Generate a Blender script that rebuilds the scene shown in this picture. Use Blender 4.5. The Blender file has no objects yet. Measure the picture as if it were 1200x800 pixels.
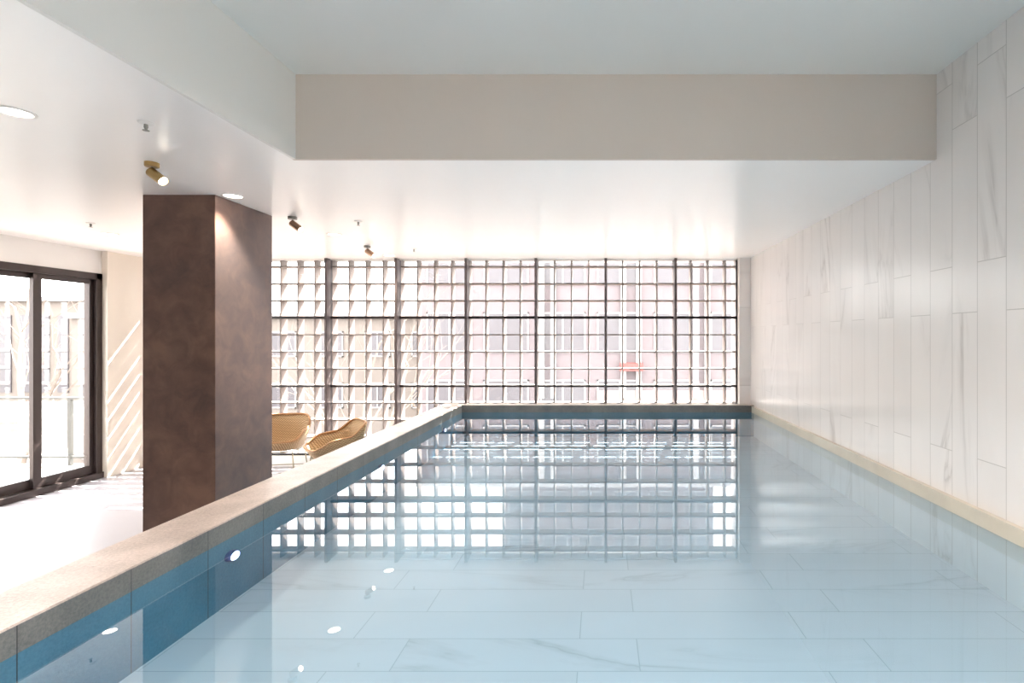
import bpy, bmesh, math, random
from mathutils import Vector, Matrix
C = bpy.context.scene
COL = C.collection
random.seed(7)
H = 1.667                       # eye height over the lounge floor
F = 620.0                       # focal length in pixels of a 1200 px wide frame

# ------------------------------------------------------------------ camera
cam_d = bpy.data.cameras.new('camera'); cam = bpy.data.objects.new('camera', cam_d); COL.objects.link(cam)
cam.location = (0, 0, H); cam.rotation_euler = (math.pi/2, 0, 0)
cam_d.sensor_width = 36; cam_d.lens = 36*F/1200
cam_d.shift_x = -104/1200; cam_d.shift_y = -5/1200
cam_d.clip_start = 0.02; cam_d.clip_end = 500
C.camera = cam
# ------------------------------------------------------------------ sky, sun, exposure
EXPOSURE = 1.25
w = bpy.data.worlds.new('sky'); C.world = w; w.use_nodes = True
bg = w.node_tree.nodes['Background']; bg.inputs[0].default_value = (1.0, 0.985, 0.97, 1); bg.inputs[1].default_value = 5.2
SUN_DIR = Vector((-0.22, -1.0, -1.19))
sd = bpy.data.lights.new('sun', 'SUN'); sd.energy = 45; sd.angle = math.radians(0.5); sd.color = (1.0, 0.95, 0.88)
sun = bpy.data.objects.new('sun', sd); COL.objects.link(sun)
sun.rotation_euler = SUN_DIR.to_track_quat('-Z', 'Y').to_euler(); sun.location = (4, 20, 20)
C.view_settings.view_transform = 'Standard'; C.view_settings.look = 'None'
C.view_settings.exposure = EXPOSURE; C.view_settings.gamma = 1; C.view_settings.use_curve_mapping = False
C.cycles.max_bounces = 14; C.cycles.diffuse_bounces = 8; C.cycles.glossy_bounces = 5
C.cycles.transmission_bounces = 8; C.cycles.transparent_max_bounces = 24
C.cycles.sample_clamp_indirect = 6
C.cycles.use_denoising = True

# ------------------------------------------------------------------ materials
def srgb(r, g, b):
    f = lambda c: (c/255/12.92) if c/255 <= .04045 else ((c/255+.055)/1.055)**2.4
    return (f(r), f(g), f(b), 1)
class NT:
    """small expression builder on a node tree"""
    def __init__(s, name):
        s.m = bpy.data.materials.new(name); s.m.use_nodes = True
        s.t = s.m.node_tree; s.t.nodes.clear()
        s.out = s.n('ShaderNodeOutputMaterial')
        s.co = s.n('ShaderNodeTexCoord').outputs['Object']
    def n(s, k): return s.t.nodes.new(k)
    def l(s, a, b):
        if isinstance(a, (int, float, tuple)): b.default_value = a
        else: s.t.links.new(a, b)
    def math(s, op, a, b=0.0, c=None):
        x = s.n('ShaderNodeMath'); x.operation = op; s.l(a, x.inputs[0]); s.l(b, x.inputs[1])
        if c is not None: s.l(c, x.inputs[2])
        return x.outputs[0]
    def sep(s, v=None):
        x = s.n('ShaderNodeSeparateXYZ'); s.l(v or s.co, x.inputs[0]); return x.outputs
    def comb(s, a, b, c):
        x = s.n('ShaderNodeCombineXYZ'); s.l(a, x.inputs[0]); s.l(b, x.inputs[1]); s.l(c, x.inputs[2]); return x.outputs[0]
    def noise(s, v, scale, detail=4, rough=.5, dist=0.0):
        x = s.n('ShaderNodeTexNoise'); s.l(v if v is not None else s.co, x.inputs['Vector'])
        x.inputs['Scale'].default_value = scale; x.inputs['Detail'].default_value = detail
        x.inputs['Roughness'].default_value = rough; x.inputs['Distortion'].default_value = dist
        return x.outputs['Fac']
    def white(s, v):
        x = s.n('ShaderNodeTexWhiteNoise'); x.noise_dimensions = '3D'; s.l(v, x.inputs['Vector']); return x.outputs['Value'], x.outputs['Color']
    def ramp(s, f, *stops):
        x = s.n('ShaderNodeValToRGB'); s.l(f, x.inputs[0]); r = x.color_ramp
        while len(r.elements) < len(stops): r.elements.new(0.5)
        for e, (p, c) in zip(r.elements, stops):
            e.position = p; e.color = c if isinstance(c, tuple) else (c, c, c, 1)
        return x.outputs[0]
    def mix(s, f, a, b):
        x = s.n('ShaderNodeMix'); x.data_type = 'RGBA'; s.l(f, x.inputs[0]); s.l(a, x.inputs[6]); s.l(b, x.inputs[7]); return x.outputs[2]
    def bump(s, h, strength=.2, dist=.01):
        x = s.n('ShaderNodeBump'); x.inputs['Strength'].default_value = strength; x.inputs['Distance'].default_value = dist
        s.l(h, x.inputs['Height']); return x.outputs[0]
    def pbr(s, color, rough=.5, metal=0.0, normal=None, spec=.5, sheen=0.0, coat=0.0, sheen_tint=(1, 1, 1, 1)):
        p = s.n('ShaderNodeBsdfPrincipled'); s.l(color, p.inputs['Base Color']); s.l(rough, p.inputs['Roughness'])
        p.inputs['Metallic'].default_value = metal; p.inputs['Specular IOR Level'].default_value = spec
        p.inputs['Coat Weight'].default_value = coat; p.inputs['Sheen Weight'].default_value = sheen; p.inputs['Sheen Tint'].default_value = sheen_tint
        if normal is not None: s.l(normal, p.inputs['Normal'])
        s.t.links.new(p.outputs[0], s.out.inputs[0]); return s.m

def plain(name, rgb, rough=.5, metal=0.0, noise_amt=.04, scale=6, spec=.5, bump=0.0):
    t = NT(name); c = srgb(*rgb); d = tuple(max(0, x*(1-noise_amt)) for x in c[:3]) + (1,)
    n = t.noise(None, scale)
    col = t.ramp(n, (.35, d), (.65, c))
    return t.pbr(col, rough, metal, t.bump(t.noise(None, scale*12), bump, .002) if bump else None, spec)

def emit(name, rgb, strength):
    t = NT(name); e = t.n('ShaderNodeEmission'); e.inputs[0].default_value = srgb(*rgb); e.inputs[1].default_value = strength
    t.t.links.new(e.outputs[0], t.out.inputs[0]); return t.m

def tile_mat(name, axu, axv, u0, pu, v0, dv, pv, base, grout, vein, rough=.15, stretch=5.0, gw=.0022, veinamt=1.0, spec=.5):
    """planks: pitch pu across (axis axu), length pv along (axis axv), every other row shifted by dv; marble veins cut per tile"""
    t = NT(name); S = t.sep()
    u = t.math('DIVIDE', t.math('SUBTRACT', S[axu], u0), pu)
    col = t.math('FLOOR', u); fu = t.math('FRACT', u)
    par = t.math('FLOORED_MODULO', col, 2.0)
    v = t.math('DIVIDE', t.math('SUBTRACT', t.math('SUBTRACT', S[axv], v0), t.math('MULTIPLY', par, dv)), pv)
    row = t.math('FLOOR', v); fv = t.math('FRACT', v)
    eu = t.math('MULTIPLY', t.math('MINIMUM', fu, t.math('SUBTRACT', 1.0, fu)), pu)
    ev = t.math('MULTIPLY', t.math('MINIMUM', fv, t.math('SUBTRACT', 1.0, fv)), pv)
    line = t.math('LESS_THAN', t.math('MINIMUM', eu, ev), gw)
    rv, rc = t.white(t.comb(col, row, 3.3))
    R = t.sep(rc)
    # each tile cuts its own piece of veined stone
    pu_ = t.math('ADD', t.math('MULTIPLY', S[axu], 1.0), t.math('MULTIPLY', R[0], 17.0))
    pv_ = t.math('ADD', t.math('DIVIDE', S[axv], stretch), t.math('MULTIPLY', R[1], 23.0))
    shear = t.math('ADD', pu_, t.math('MULTIPLY', pv_, t.math('SUBTRACT', t.math('MULTIPLY', R[2], 2.4), 1.2)))
    P = t.comb(shear, pv_, R[0])
    a = t.noise(P, 2.6, 5, .55, 1.0)
    ridge = t.math('ABSOLUTE', t.math('SUBTRACT', a, .5))
    mask = t.ramp(t.noise(P, 1.7, 2), (.50, 0.0), (.66, 1.0))
    soft = t.math('MULTIPLY', t.ramp(ridge, (0.0, 1.0), (.05, 0.0)), mask)
    thin = t.math('MULTIPLY', t.ramp(ridge, (0.0, 1.0), (.012, 0.0)), mask)
    vv = t.math('MULTIPLY', t.math('ADD', t.math('MULTIPLY', soft, .55), t.math('MULTIPLY', thin, .4)), veinamt)
    b2 = tuple(x*.93 for x in srgb(*base)[:3]) + (1,)
    cl = t.ramp(t.noise(P, 3.5, 4), (.3, b2), (.7, srgb(*base)))
    cl = t.mix(t.math('MULTIPLY', rv, .25), cl, b2)
    cl = t.mix(vv, cl, srgb(*vein))
    cl = t.mix(line, cl, srgb(*grout))
    return t.pbr(cl, t.math('ADD', rough, t.math('MULTIPLY', line, .3)), 0, None, spec)

M = {}
M['paint'] = plain('white_paint', (240, 238, 235), .45, noise_amt=.015, scale=1.5)
M['ceil'] = plain('ceiling_paint', (248, 246, 244), .3, noise_amt=.01, scale=1)
M['bulk'] = plain('bulkhead_paint', (206, 194, 184), .5, noise_amt=.02, scale=1)
M['recess'] = plain('recess_paint', (232, 230, 226), .5, noise_amt=.02, scale=1)
M['beige'] = plain('beige_plaster', (238, 229, 216), .5, noise_amt=.03, scale=2)
M['floor'] = plain('pale_floor', (162, 158, 164), .42, noise_amt=.04, scale=.7)
M['wall_tile'] = tile_mat('marble_wall_tile', 1, 2, 2.905, .1935, .385+H, -.255, 1.008, (236, 230, 226), (190, 183, 178), (180, 171, 166), rough=.2, veinamt=.6)
M['pool_tile'] = tile_mat('marble_pool_tile', 1, 0, 1.98, .215, .148, -.235, .94, (216, 212, 212), (180, 182, 184), (160, 160, 162), rough=.3, gw=.0022, veinamt=.7)
M['ledge'] = plain('ledge_stone', (206, 196, 178), .3, noise_amt=.1, scale=5)
def stone(name, a, b, rough, jp=.385, j0=1.967, joint=True, spec=.5):
    t = NT(name); S = t.sep()
    n1 = t.noise(None, 5, 4); n2 = t.noise(None, 90, 3, .7)
    c = t.ramp(t.math('ADD', t.math('MULTIPLY', n1, .5), t.math('MULTIPLY', n2, .5)), (.38, srgb(*a)), (.62, srgb(*b)))
    if joint:
        u = t.math('FRACT', t.math('DIVIDE', t.math('SUBTRACT', S[1], j0), jp))
        e = t.math('MULTIPLY', t.math('MINIMUM', u, t.math('SUBTRACT', 1.0, u)), jp)
        c = t.mix(t.math('LESS_THAN', e, .0018), c, srgb(52, 54, 54))
    return t.pbr(c, rough, 0, t.bump(t.noise(None, 60, 4, .6), .35, .004), spec)
M['coping'] = stone('coping_stone', (160, 146, 138), (204, 188, 180), .38, joint=False)
M['fascia'] = stone('fascia_stone', (82, 85, 84), (114, 113, 110), .4)
M['liner'] = stone('blue_liner', (64, 118, 140), (82, 136, 156), .4)  # pool wall below the waterline, coloured blue
# brown polished plaster of the column
t = NT('brown_plaster')
n1 = t.noise(None, 1.6, 8, .62, .4); n2 = t.noise(None, 7, 6, .6, .8)
c = t.ramp(t.math('ADD', t.math('MULTIPLY', n1, .6), t.math('MULTIPLY', n2, .4)), (.40, srgb(60, 34, 20)), (.5, srgb(84, 54, 38)), (.62, srgb(108, 76, 56)))
M['column'] = t.pbr(c, .42, .3, t.bump(n2, .1, .003), .8, sheen=.6, sheen_tint=srgb(236, 226, 232))
M['mullion'] = plain('grey_brown_metal', (104, 94, 94), .4, .3, .04)
M['gasket'] = plain('black_gasket', (34, 26, 28), .5, 0, .02)
M['doorframe'] = plain('bronze_metal', (64, 54, 52), .38, .4, .05)
M['brass'] = plain('brushed_brass', (176, 150, 100), .3, .9, .05, 20)
M['rose'] = plain('rose_metal', (168, 138, 116), .3, .9, .05, 20)
M['steel'] = plain('brushed_steel', (150, 150, 145), .35, .9, .05, 20)
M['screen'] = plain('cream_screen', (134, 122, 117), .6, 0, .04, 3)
M['lens'] = emit('lamp_lens', (255, 244, 226), 7)
M['poollens'] = emit('pool_lamp_lens', (214, 230, 255), 3.0)
M['bezel'] = plain('blue_bezel', (40, 74, 130), .35, .3)
# wicker
t = NT('wicker'); S = t.sep()
wv = t.n('ShaderNodeTexWave'); wv.inputs['Scale'].default_value = 22; wv.bands_direction = 'Z'; wv.inputs['Distortion'].default_value = 1.5
wv2 = t.n('ShaderNodeTexWave'); wv2.inputs['Scale'].default_value = 22; wv2.bands_direction = 'DIAGONAL'; wv2.inputs['Distortion'].default_value = 1.5
t.l(t.co, wv.inputs[0]); t.l(t.co, wv2.inputs[0])
h = t.math('MULTIPLY', wv.outputs[1], wv2.outputs[1])
M['wicker'] = t.pbr(t.ramp(h, (.0, srgb(146, 116, 80)), (.5, srgb(200, 168, 128)), (1.0, srgb(226, 200, 164))), .55, 0, t.bump(h, .6, .006))
M['cane'] = plain('cane_rim', (178, 134, 92), .45, 0, .1, 30)
M['chairmetal'] = plain('pale_metal', (150, 140, 118), .4, .6)
# thin architectural glass and the water surface: straight-through transmission plus a Fresnel mirror
def sheet(name, tint, ior, rough=0.0, boost=1.0, bump=None):
    t = NT(name); tr = t.n('ShaderNodeBsdfTransparent'); tr.inputs[0].default_value = tint
    gl = t.n('ShaderNodeBsdfGlossy'); gl.inputs['Roughness'].default_value = rough; gl.inputs[0].default_value = (1, 1, 1, 1)
    fr = t.n('ShaderNodeFresnel'); g = t.n('ShaderNodeNewGeometry')       # same mirror strength from both sides of the thin sheet
    t.l(t.math('ADD', ior, t.math('MULTIPLY', g.outputs['Backfacing'], 1/ior-ior)), fr.inputs[0])
    mx = t.n('ShaderNodeMixShader'); t.l(fr.outputs[0], mx.inputs[0])
    t.t.links.new(tr.outputs[0], mx.inputs[1]); t.t.links.new(gl.outputs[0], mx.inputs[2]); t.t.links.new(mx.outputs[0], t.out.inputs[0])
    if bump:
        nb = t.bump(t.noise(None, bump[0], 2), bump[1], .01); t.l(nb, gl.inputs['Normal'])
    return t.m
M['glass'] = sheet('clear_glass', (.96, .97, .97, 1), 1.45)
M['water'] = sheet('pool_water', (.62, .77, .86, 1), 1.6, 0.0, bump=(1.2, .02))

# ------------------------------------------------------------------ mesh helpers
def link(name, bm, mat, parent=None, smooth=False):
    me = bpy.data.meshes.new(name); bm.normal_update(); bm.to_mesh(me); bm.free()
    mats = mat if isinstance(mat, list) else [mat]
    for m in mats: me.materials.append(m)
    if smooth:
        for p in me.polygons: p.use_smooth = True
    o = bpy.data.objects.new(name, me); COL.objects.link(o)
    if parent: o.parent = parent
    return o
def box(bm, x0, x1, y0, y1, z0, z1, mi=0):
    v = [bm.verts.new((x, y, z)) for x in (x0, x1) for y in (y0, y1) for z in (z0, z1)]
    for f in ((0,1,3,2), (4,6,7,5), (0,4,5,1), (2,3,7,6), (0,2,6,4), (1,5,7,3)):
        bm.faces.new([v[i] for i in f]).material_index = mi
def boxes(name, lst, mat, parent=None, bevel=0.0):
    bm = bmesh.new()
    for b in lst: box(bm, *b)
    if bevel: bmesh.ops.bevel(bm, geom=list(bm.edges), offset=bevel, segments=2, affect='EDGES', profile=.5)
    return link(name, bm, mat, parent)
def tube(bm, pts, r, seg=8, closed=False, cap=True):
    pts = [Vector(p) for p in pts]; n = len(pts); rs = r if isinstance(r, (list, tuple)) else [r]*n
    rings = []; up = None
    for i, p in enumerate(pts):
        a = pts[(i-1) % n] if (i or closed) else pts[0]; b = pts[(i+1) % n] if (i < n-1 or closed) else pts[-1]
        d = (b-a).normalized()
        if up is None: up = d.orthogonal().normalized()
        else: up = (up - d*up.dot(d)).normalized()
        s = d.cross(up)
        rings.append([bm.verts.new(p + (up*math.cos(k*2*math.pi/seg) + s*math.sin(k*2*math.pi/seg))*rs[i]) for k in range(seg)])
    m = n if closed else n-1
    for i in range(m):
        A, B = rings[i], rings[(i+1) % n]
        for k in range(seg): bm.faces.new((A[k], A[(k+1) % seg], B[(k+1) % seg], B[k]))
    if cap and not closed: bm.faces.new(rings[0][::-1]); bm.faces.new(rings[-1])
def lathe(bm, prof, seg=32, mat4=None, mi=None):
    """prof: (radius, height) pairs along local Z"""
    rings = []
    for r, z in prof:
        if r < 1e-6: rings.append([bm.verts.new((0, 0, z))])
        else: rings.append([bm.verts.new((r*math.cos(k*2*math.pi/seg), r*math.sin(k*2*math.pi/seg), z)) for k in range(seg)])
    for i in range(len(rings)-1):
        A, B = rings[i], rings[i+1]
        for k in range(seg):
            k2 = (k+1) % seg
            if len(A) == 1: bm.faces.new((A[0], B[k2], B[k]))
            elif len(B) == 1: bm.faces.new((A[k], A[k2], B[0]))
            else: bm.faces.new((A[k], A[k2], B[k2], B[k]))
    if mat4 is not None: bmesh.ops.transform(bm, matrix=mat4, verts=[v for R in rings for v in R])
def empty(name, loc, rz=0):
    o = bpy.data.objects.new(name, None); COL.objects.link(o); o.location = loc; o.rotation_euler = (0, 0, rz); o.empty_display_size = .1; return o
def tag(o, label=None, cat=None, group=None, kind=None):
    if label: o['label'] = label
    if cat: o['category'] = cat
    if group: o['group'] = group
    if kind: o['kind'] = kind
    return o
def struct(o): o['kind'] = 'structure'; return o
def copy_tree(o, parent=None):
    c = o.copy(); COL.objects.link(c); c.parent = parent
    for ch in [x for x in COL.objects if x.parent == o]: copy_tree(ch, c)
    return c

# ------------------------------------------------------------------ key sizes
CE = H + 1.022        # lounge ceiling
RE = H + 1.51         # recessed ceiling over the pool
XL, XR = -5.94, 1.93  # side walls
YG = 6.95             # glazing plane
YB = -2.6             # wall behind the camera
WAT = H - .945        # water level
COP = H - .855        # coping top
PB = H - 1.25         # pool bottom
XP, XO = -1.745, -2.014   # pool inner face, coping outer edge
YF, YE = 6.66, 6.815      # far coping front and back
XC, YC = -1.773, 3.06     # recess edges
WR = 1.788            # glazing right end

# ------------------------------------------------------------------ room shell
struct(boxes('floor', [(XL-.25, XO+.02, YB, YG+.05, -.2, 0), (XO+.02, XR+.2, YE-.02, YG+.05, -.2, 0)], M['floor']))
struct(boxes('ceiling', [(XL-.25, XC, YB-.2, YG+.32, CE, CE+.7), (XC, XR+.2, YC, YG+.32, CE, CE+.7)], M['ceil']))
ce = struct(boxes('ceiling_recess', [(XC, XR+.2, YB-.2, YC, RE, RE+.2)], M['recess']))
boxes('bulkhead', [(XC-.002, XR, YC-.02, YC, CE+.0005, RE)], M['bulk'], ce)
boxes('bulkhead', [(XC-.002, XC+.02, YB, YC-.02, CE+.0005, RE)], M['recess'], ce)
struct(boxes('wall_right', [(XR, XR+.2, YB-.2, YG+.32, 0, RE)], M['wall_tile']))
# wall_left: solid beyond the sliding door and above it
DY0, DY1, DT = 4.2, 6.295, H+.753
struct(boxes('wall_left', [(XL-.18, XL, YB-.2, DY0, 0, CE), (XL-.18, XL, DY0, DY1, DT, CE)], M['paint']))
struct(boxes('wall_left_return', [(XL-.18, XL+.07, DY1, YG+.32, 0, CE)], M['beige']))
# wall_far: the narrow pier between glazing and tiled wall, and the kerb under the glazing
struct(boxes('wall_far', [(WR, XR, YG-.13, YG+.3, 0, CE)], M['wall_tile']))
KZ = H-1.525
struct(boxes('trim_1', [(XL+.07, WR, YG-.12, YG+.3, 0, KZ-.02)], M['paint']))
# wall_back: white wall closing the hall behind the camera
struct(boxes('wall_back', [(XL-.18, -5.4, YB-.2, YB, 0, CE), (-5.4, XR, YB-.2, YB, 0, RE)], M['paint']))

# ------------------------------------------------------------------ glazing
win = struct(empty('window_1', (0, 0, 0)))
MX = [.065 - .9044*k for k in range(-1, 7)]
for x in MX:
    mu = boxes('mullion', [(x-.017, x+.017, YG-.12, YG-.022, KZ, CE)], M['mullion'], win, .003)
    boxes('gasket', [(x-.016, x+.016, YG-.022, YG+.02, KZ, CE)], M['gasket'], mu)
edges = sorted(MX) ; edges = [XL+.07] + edges + [WR]
for z, h_, mm in ((.258+H, .017, 'gasket'), (-.640+H, .013, 'gasket'), (KZ-.01, .014, 'gasket')):
    boxes('transom', [(XL+.07, WR, YG-.03, YG+.02, z-h_, z+h_)], M[mm], win)
boxes('head_rail', [(XL+.07, WR, YG-.03, YG+.02, CE-.012, CE)], M['paint'], win)
boxes('jamb', [(WR-.012, WR, YG-.03, YG+.02, KZ, CE)], M['gasket'], win)
for a, b in zip(edges[:-1], edges[1:]):
    boxes('pane', [(a, b, YG-.004, YG+.002, KZ, CE)], M['glass'], win)

# egg-crate sunscreen outside the glass
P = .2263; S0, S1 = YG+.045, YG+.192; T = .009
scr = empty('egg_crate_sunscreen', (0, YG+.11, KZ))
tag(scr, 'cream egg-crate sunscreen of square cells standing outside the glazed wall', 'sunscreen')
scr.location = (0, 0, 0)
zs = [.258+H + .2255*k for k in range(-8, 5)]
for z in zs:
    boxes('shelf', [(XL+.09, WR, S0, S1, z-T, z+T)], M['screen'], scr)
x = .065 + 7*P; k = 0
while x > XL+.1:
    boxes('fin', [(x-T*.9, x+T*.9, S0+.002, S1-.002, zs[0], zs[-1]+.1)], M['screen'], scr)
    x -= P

# ------------------------------------------------------------------ sliding door in the left wall
d1 = struct(empty('door_1', (0, 0, 0)))
fx0, fx1 = XL-.14, XL+.012
boxes('door_frame', [(fx0, fx1, DY0, DY1, DT-.075, DT), (fx0, fx1, DY1-.075, DY1, .0, DT), (fx0, fx1, DY0, DY0+.06, 0, DT), (fx0, fx1+.02, DY0, DY1, 0, .07)], M['doorframe'], d1, .004)
pan = [(5.56, 6.22, XL-.045), (4.92, 5.645, XL-.085), (4.26, 4.98, XL-.045)]
for y0, y1, px in pan:
    fr = boxes('sliding_panel', [(px-.02, px+.02, y0, y0+.085, .07, DT-.075), (px-.02, px+.02, y1-.05, y1, .07, DT-.075),
        (px-.02, px+.02, y0+.085, y1-.05, DT-.13, DT-.075), (px-.02, px+.02, y0+.085, y1-.05, .07, .17)], M['doorframe'], d1)
    boxes('pane', [(px-.004, px+.004, y0+.085, y1-.05, .17, DT-.13)], M['glass'], fr)

# ------------------------------------------------------------------ pool
pool = empty('swimming_pool', (0, 0, 0))
tag(pool, 'raised indoor swimming pool with speckled stone coping and marble floor', 'pool')
# coping: L-shaped slab, slightly eased edges
bm = bmesh.new()
prof = [(XO, YB+.003), (XP, YB+.003), (XP, YF), (XR-.002, YF), (XR-.002, YE), (XO, YE)]
vb = [bm.verts.new((x, y, COP-.006)) for x, y in prof]; vt = [bm.verts.new((x, y, COP)) for x, y in prof]
bm.faces.new(vt); bm.faces.new(vb[::-1])
for i in range(6): bm.faces.new((vb[i], vb[(i+1) % 6], vt[(i+1) % 6], vt[i]))
bmesh.ops.recalc_face_normals(bm, faces=bm.faces)
bmesh.ops.bevel(bm, geom=[e for e in bm.edges if all(v.co.z > COP-.001 for v in e.verts)], offset=.003, segments=2, affect='EDGES')
link('coping', bm, M['coping'], pool)
boxes('pool_wall', [(XO+.01, XP-.0005, YB+.003, YE-.01, WAT-.001, COP-.0065)], M['fascia'], pool)
boxes('pool_wall', [(XP-.0005, XR-.002, YF+.0005, YE-.01, WAT-.001, COP-.0065)], M['fascia'], pool)
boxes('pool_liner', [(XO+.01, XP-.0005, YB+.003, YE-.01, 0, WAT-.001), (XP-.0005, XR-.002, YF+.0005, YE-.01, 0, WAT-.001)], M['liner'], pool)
boxes('pool_floor', [(XP-.01, XR-.001, YB+.003, YF+.005, PB-.2, PB)], M['pool_tile'], pool)
lg = boxes('ledge', [(XR-.033, XR-.0005, YB+.003, YF-.0005, WAT-.004, COP-.013)], M['ledge'], pool, .002)
wt = boxes('pool_water', [(XP, XR-.033, YB, YF, WAT, WAT+.0001)], M['water'])
# a single sheet is all the surface needs
bm = bmesh.new(); vs = [bm.verts.new(p) for p in ((XP, YB, WAT), (XR-.0005, YB, WAT), (XR-.0005, YF, WAT), (XP, YF, WAT))]; bm.faces.new(vs)
me = bpy.data.meshes.new('pool_water'); bm.to_mesh(me); bm.free(); me.materials.append(M['water']); wt.data = me
tag(wt, 'still clear blue water filling the pool and mirroring the gridded window', 'water')

# round lamps set in the pool wall just under the water
def pool_light(y):
    o = empty('underwater_light', (XP, y, H-1.028))
    m4 = Matrix.Rotation(math.pi/2, 4, 'Y')
    bm = bmesh.new(); lathe(bm, [(0, 0), (.050, 0), (.050, .014), (.044, .020), (.040, .020), (.040, .015), (0, .015)], 32, m4); link('bezel', bm, M['bezel'], o, False)
    bm = bmesh.new(); lathe(bm, [(.0395, .0155), (.036, .021), (.02, .024), (0, .025)], 32, m4); link('lens', bm, M['poollens'], o, True)
    o.scale = (1.2, .80, .5); return o
for y, lab in ((2.493, 'round underwater light in pool wall closest to the brown column'), (4.18, 'round underwater light midway along the long pool wall'), (5.86, 'round underwater light nearest the far corner of the pool')):
    tag(pool_light(y), lab, 'pool light', 'underwater lights in the pool wall')

# ------------------------------------------------------------------ column
cl = boxes('column', [(-3.286, -2.766, 3.794, 4.454, 0, CE)], M['column'], None, .004)
tag(cl, 'square brown polished plaster column standing behind the pool coping', 'column')

# ------------------------------------------------------------------ ceiling fittings
def downlight(x, y, z=CE, watts=34, tone=(1, .86, .68)):
    o = empty('downlight', (x, y, z))
    bm = bmesh.new(); lathe(bm, [(.072, 0), (.072, -.004), (.060, -.006), (.056, -.002), (.056, 0)], 40); link('trim_ring', bm, M['paint'], o, False)
    bm = bmesh.new(); lathe(bm, [(.056, -.0015), (0, -.0015)], 40); link('lens', bm, M['lens'], o)
    ld = bpy.data.lights.new('downlight_lamp', 'SPOT'); ld.energy = watts; ld.spot_size = math.radians(95 if watts < 50 else 150); ld.spot_blend = .6; ld.shadow_soft_size = .05; ld.color = tone
    lo = bpy.data.objects.new('downlight_lamp', ld); COL.objects.link(lo); lo.parent = o; lo.location = (0, 0, -.012)
    return o
for x, y, lab in ((-2.656, 2.4, 'round recessed downlight cut by the left edge of the photo'), (-2.66, 3.825, 'round recessed downlight beside top of the brown column'),
    (-2.65, 5.26, 'round recessed downlight between the two far brass spotlights'), (-2.645, 6.6, 'round recessed downlight closest to the gridded window'),
    (-4.86, 5.24, 'round recessed downlight near the sliding door head')):
    tag(downlight(x, y), lab, 'ceiling light', 'recessed downlights')

for x, lab in ((-.9, 'added unseen fill downlight in the raised ceiling, nearer the brown column side'), (1.0, 'added unseen fill downlight in the raised ceiling, nearer the marble tiled wall')):  # fill lamps added out of view to brighten the raised ceiling
    tag(downlight(x, -.6, RE, 300, (1, .92, .85)), lab, 'ceiling light', 'added fill downlights in the raised ceiling')

def spotlight(x, y, mat, rz=0, lit=True):
    o = empty('ceiling_spotlight', (x, y, CE), rz)
    bm = bmesh.new(); lathe(bm, [(0, 0), (.036, 0), (.036, -.022), (.033, -.025), (0, -.025)], 28); link('canopy', bm, M['steel'] if mat is M['rose'] else mat, o)
    bm = bmesh.new(); tube(bm, [(0, 0, -.024), (0, 0, -.062)], .005, 10); tube(bm, [(-.0, -.012, -.062), (0, .012, -.062)], .009, 10); link('stem', bm, M['steel'], o)
    d = Vector((.80, -.16, -.56)).normalized()
    q = d.to_track_quat('Z', 'Y').to_matrix().to_4x4(); q.translation = Vector((.0, 0, -.058)) - d*.012
    bm = bmesh.new(); lathe(bm, [(0, 0), (.024, 0), (.028, .005), (.028, .112), (.0255, .112), (.0255, .104), (0, .104)], 28, q); link('barrel', bm, mat, o)
    bm = bmesh.new(); lathe(bm, [(.025, .108), (.014, .111), (0, .112)], 28, q); link('lens', bm, M['lens'], o)
    ld = bpy.data.lights.new('spot_lamp', 'SPOT'); ld.energy = 14; ld.spot_size = math.radians(70); ld.spot_blend = .5; ld.shadow_soft_size = .02; ld.color = (1, .86, .66)
    lo = bpy.data.objects.new('spot_lamp', ld); COL.objects.link(lo); lo.parent = o; lo.location = q.translation + d*.118
    lo.rotation_euler = d.to_track_quat('-Z', 'Y').to_euler()
    return o
for x, y, mt, lab in ((-2.63, 3.10, 'brass', 'large-looking brass tilted spotlight in front of the brown column'), (-2.616, 4.49, 'rose', 'middle tilted metal spotlight just past the column'),
    (-2.612, 5.92, 'rose', 'smallest tilted metal spotlight near the window head')):
    tag(spotlight(x, y, M[mt]), lab, 'spotlight', 'tilted ceiling spotlights')

def sprinkler(x, y):
    o = empty('sprinkler_head', (x, y, CE))
    bm = bmesh.new(); lathe(bm, [(0, 0), (.034, 0), (.03, -.006), (.012, -.009), (0, -.009)], 24); link('escutcheon', bm, M['paint'], o)
    bm = bmesh.new(); lathe(bm, [(.008, -.008), (.009, -.022), (.004, -.036), (.014, -.037), (.014, -.039), (0, -.040)], 16); link('nozzle', bm, M['steel'], o)
    return o
for x, y, lab in ((-2.166, 2.52, 'small ceiling sprinkler head above and before the brass spotlight'), (-4.56, 4.73, 'small ceiling sprinkler head near the sliding door'),
    (-2.135, 4.66, 'small ceiling sprinkler head right of the middle spotlight'), (-2.15, 6.09, 'tiny ceiling sprinkler head beside the far spotlight at window head')):
    tag(sprinkler(x, y), lab, 'sprinkler', 'ceiling sprinkler heads')

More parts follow.
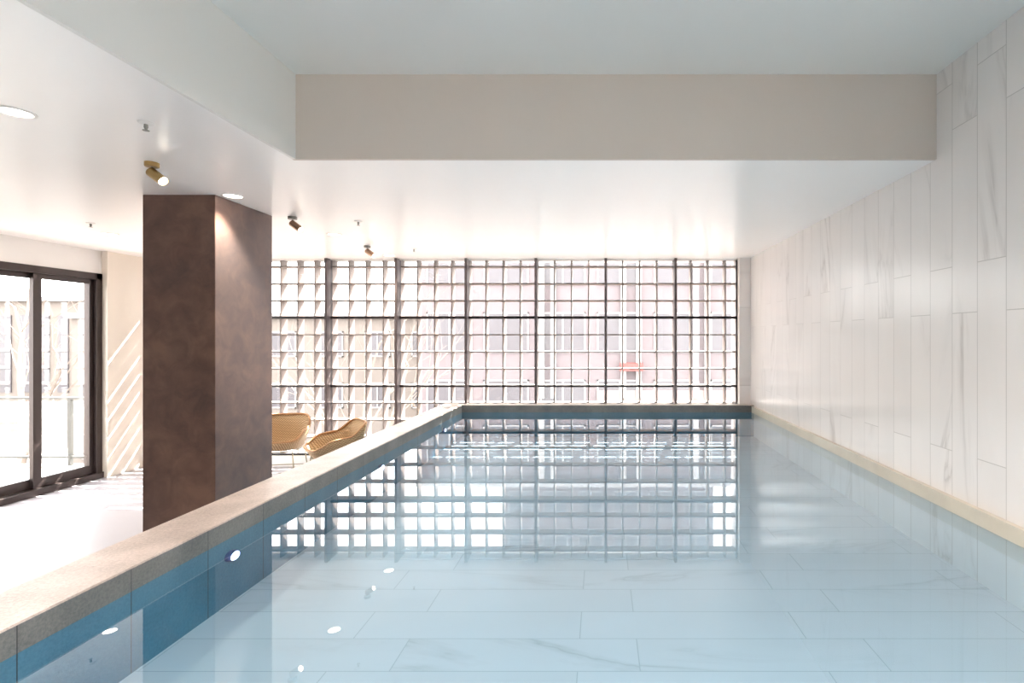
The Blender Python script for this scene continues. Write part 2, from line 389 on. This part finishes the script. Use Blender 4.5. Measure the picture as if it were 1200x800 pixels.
# ------------------------------------------------------------------ wicker chairs
def chair(name, wdt=.56, dep=.56, back=.345, arm=.20, front=.09, seat=.37):
    """woven tub: seat pan, one continuous rim that is high at the back and falls to the front, splayed metal legs. Front faces local -Y."""
    o = empty(name, (0, 0, 0))
    N = 48
    def ring(s, z):
        """rounded-square outline, scale s"""
        pts = []
        for k in range(N):
            a = 2*math.pi*k/N; c, sn = math.cos(a), math.sin(a); e = .55
            px = math.copysign(abs(c)**e, c)*wdt/2*s; py = math.copysign(abs(sn)**e, sn)*dep/2*s
            pts.append((px, py, z(a) if callable(z) else z))
        return pts
    def rim(a):
        b = (math.sin(a)+1)/2                      # 1 at the back, 0 at the front
        b = b*b*(3-2*b)
        return seat + (front + (arm-front)*min(1, b*2.2) + (back-arm)*max(0, (b-.55)/.45)**1.2)
    lay = [ring(.05, seat-.01), ring(.5, seat-.012), ring(.78, seat), ring(.86, lambda a: seat+.25*(rim(a)-seat)+.01), ring(.94, lambda a: seat+.65*(rim(a)-seat)), ring(1.02, rim)]
    bm = bmesh.new()
    R = [[bm.verts.new(p) for p in L] for L in lay]
    for i in range(len(R)-1):
        for k in range(N): bm.faces.new((R[i][k], R[i][(k+1) % N], R[i+1][(k+1) % N], R[i+1][k]))
    bm.faces.new(R[0][::-1])
    sh = link('woven_shell', bm, M['wicker'], o, True)
    md = sh.modifiers.new('thickness', 'SOLIDIFY'); md.thickness = .018; md.offset = 1
    bm = bmesh.new(); tube(bm, ring(1.02, rim), .012, 8, True); link('rim', bm, M['cane'], o, True)
    bm = bmesh.new(); tube(bm, ring(.80, seat-.03), .007, 8, True); link('seat_ring', bm, M['chairmetal'], o, True)
    for sx in (-1, 1):
        for sy in (-1, 1):
            bm = bmesh.new(); tube(bm, [(sx*wdt*.36, sy*dep*.36, seat-.03), (sx*wdt*.42, sy*dep*.42, .0)], .007, 8); link('leg', bm, M['chairmetal'], o, True)
    bm = bmesh.new(); tube(bm, [(sx*wdt*.40, sy*dep*.40, .10) for sx, sy in ((-1, -1), (1, -1), (1, 1), (-1, 1))], .005, 8, True); link('stretcher', bm, M['chairmetal'], o)
    return o
c1 = chair('wicker_chair')
c1.location = (-3.82, 6.3, 0); c1.rotation_euler.z = math.radians(12)
tag(c1, 'pale woven wicker chair partly hidden behind the brown column', 'chair', 'wicker lounge chairs')
c2 = copy_tree(c1); c2.location = (-2.96, 5.9, 0); c2.rotation_euler.z = math.radians(-50)
tag(c2, 'tan woven wicker chair with swooping back, between column and pool coping', 'chair', 'wicker lounge chairs')

# ------------------------------------------------------------------ outside
GZ = -7.0
struct(boxes('street_ground', [(-120, 80, 8.5, 120, GZ-.2, GZ), (-120, -9, -40, 8.5, GZ-.2, GZ)], plain('pale_paving', (78, 76, 74), .8, 0, .1, .3)))
wallA = plain('pinkish_render', (136, 118, 114), .8, 0, .06, .4)
wallB = plain('grey_render', (100, 90, 92), .8, 0, .06, .4)
creamw = plain('cream_render', (106, 97, 91), .8, 0, .06, .4)
whitef = plain('white_frames', (138, 134, 134), .6, 0, .03)
darkg = plain('grey_window_glass', (74, 69, 73), .3, 0, .1, .4)
redp = plain('red_awning', (150, 60, 56), .7)

def facade(name, label, x0, x1, y, dep, z0, z1, cols, rows, wm, win_w=.6, win_h=.62, extra=None):
    b = empty(name, (0, 0, 0)); tag(b, label, 'building')
    boxes('wall', [(x0, x1, y, y+dep, z0, z1)], wm, b)
    pw = (x1-x0)/cols; ph = (z1-z0)/rows
    for i in range(cols):
        for j in range(rows):
            cx = x0+(i+.5)*pw; cz = z0+(j+.5)*ph; a, c = pw*win_w/2, ph*win_h/2
            if cz + c < H - 7: continue
            f = boxes('window', [(cx-a, cx+a, y-.08, y, cz-c, cz-c+.08), (cx-a, cx+a, y-.08, y, cz+c-.08, cz+c), (cx-a, cx-a+.08, y-.08, y, cz-c, cz+c), (cx+a-.08, cx+a, y-.08, y, cz-c, cz+c), (cx-.04, cx+.04, y-.07, y, cz-c, cz+c)], whitef, b)
            boxes('pane', [(cx-a+.08, cx+a-.08, y-.03, y-.005, cz-c+.08, cz+c-.08)], darkg, f)
    boxes('cornice', [(x0-.2, x1+.2, y-.3, y+dep, z1, z1+.35)], whitef, b)
    return b
fb = facade('office_building', 'grey office building with white window frames seen through the right of the grid', -9.5, 11.5, 28, 10, GZ, H+5.6, 7, 4, wallB, .8, .6)
for x in (-3.1, -2.5, 1.2, 2.0, 5.0, 5.6): boxes('pilaster', [(x-.14, x+.14, 27.75, 28, H-3.2, H+5.6)], whitef, fb)
boxes('plinth', [(-.2, 11.5, 27.9, 28, GZ, H-2.8)], wallA, fb)
boxes('awning', [(1.0, 2.2, 27.4, 28, H-1.75, H-1.35)], redp, fb)
fa = facade('tower_block', 'tall pale tower block rising behind the grey office building', -8.5, 9.8, 46, 10, GZ, H+26, 6, 9, wallB, .7, .55)
fc = facade('low_building', 'low cream building seen through the left bays of the grid', -34, -9.8, 34, 8, GZ, H+1.2, 8, 3, creamw, .55, .5)
fd = empty('pilaster_building', (0, 0, 0)); tag(fd, 'pale civic building with tall grey windows beyond the balcony door', 'building')
boxes('wall', [(-76, -40, 50, 60, GZ, H+3.4)], creamw, fd)
for i in range(18):
    x = -75.2 + 1.80*i + 19.05 - 18.0
    f = boxes('window', [(x-.5, x+.5, 49.9, 50, H-5.2, H+2.1)], darkg, fd)
    for zz in (-4.3, -2.8, -1.2): boxes('band', [(x-.5, x+.5, 49.8, 49.9, H+zz-.12, H+zz+.12)], whitef, f)
boxes('cornice', [(-76.3, -39.7, 49.5, 60, H+3.4, H+3.8)], whitef, fd)

# balcony outside the sliding door
deck = plain('deck_boards', (128, 122, 116), .7, 0, .1, 2)
struct(boxes('balcony_floor', [(-11.5, XL-.14, 1.0, 7.1, -.25, -.03)], deck))
rl = empty('balcony_railing', (0, 0, 0)); tag(rl, 'slim metal balcony railing with glass infill beyond the sliding door', 'railing')
railm = plain('railing_metal', (62, 62, 60), .5, .2)
boxes('top_rail', [(-11.5, XL-.2, 6.98, 7.03, H-.82, H-.79)], railm, rl, .004)
boxes('bottom_rail', [(-11.5, XL-.2, 6.99, 7.02, H-1.60, H-1.57)], railm, rl)
for x in (-11.4, -10.0, -8.5, -7.02): boxes('post', [(x-.02, x+.02, 6.985, 7.025, -.03, H-.80)], railm, rl)
for a, b in ((-9.96, -8.54), (-8.46, -7.06), (-6.98, -6.2)): boxes('glass_panel', [(a, b, 7.0, 7.008, H-1.55, H-.85)], M['glass'], rl)

# bare trees
bark = plain('bark', (120, 108, 100), .9, 0, .2, 10)
def tree(name, loc, height, label, seed, spread=.55):
    rnd = random.Random(seed); bm = bmesh.new()
    def grow(p, d, L, r, lvl):
        n = 4; pts = [p]; rs = [r]
        for i in range(n):
            d = (d + Vector((rnd.uniform(-1, 1), rnd.uniform(-1, 1), rnd.uniform(-.4, .6)))*.16).normalized()
            p = p + d*L/n; pts.append(p); rs.append(r*(1-.45*(i+1)/n))
            if lvl < 5 and i >= 1:
                for _ in range(1 if lvl else 2):
                    q = (d + Vector((rnd.uniform(-1, 1), rnd.uniform(-1, 1), rnd.uniform(-.2, .7)))*spread*1.5).normalized()
                    grow(p, q, L*rnd.uniform(.5, .75), rs[-1]*.6, lvl+1)
        tube(bm, pts, rs, 5 if lvl < 2 else 3, cap=False)
    grow(Vector((0, 0, 0)), Vector((0, 0, 1)), height*.5, height*.012, 0)
    o = link(name, bm, bark); o.location = loc; tag(o, label, 'tree', 'bare trees outside'); return o
tree('bare_tree', (-16.5, 15, GZ), 13, 'bare winter tree whose branches show through the sliding door', 3)
tree('bare_tree', (-8.2, 17, GZ), 11, 'bare winter tree behind the left bays of the sunscreen', 5)
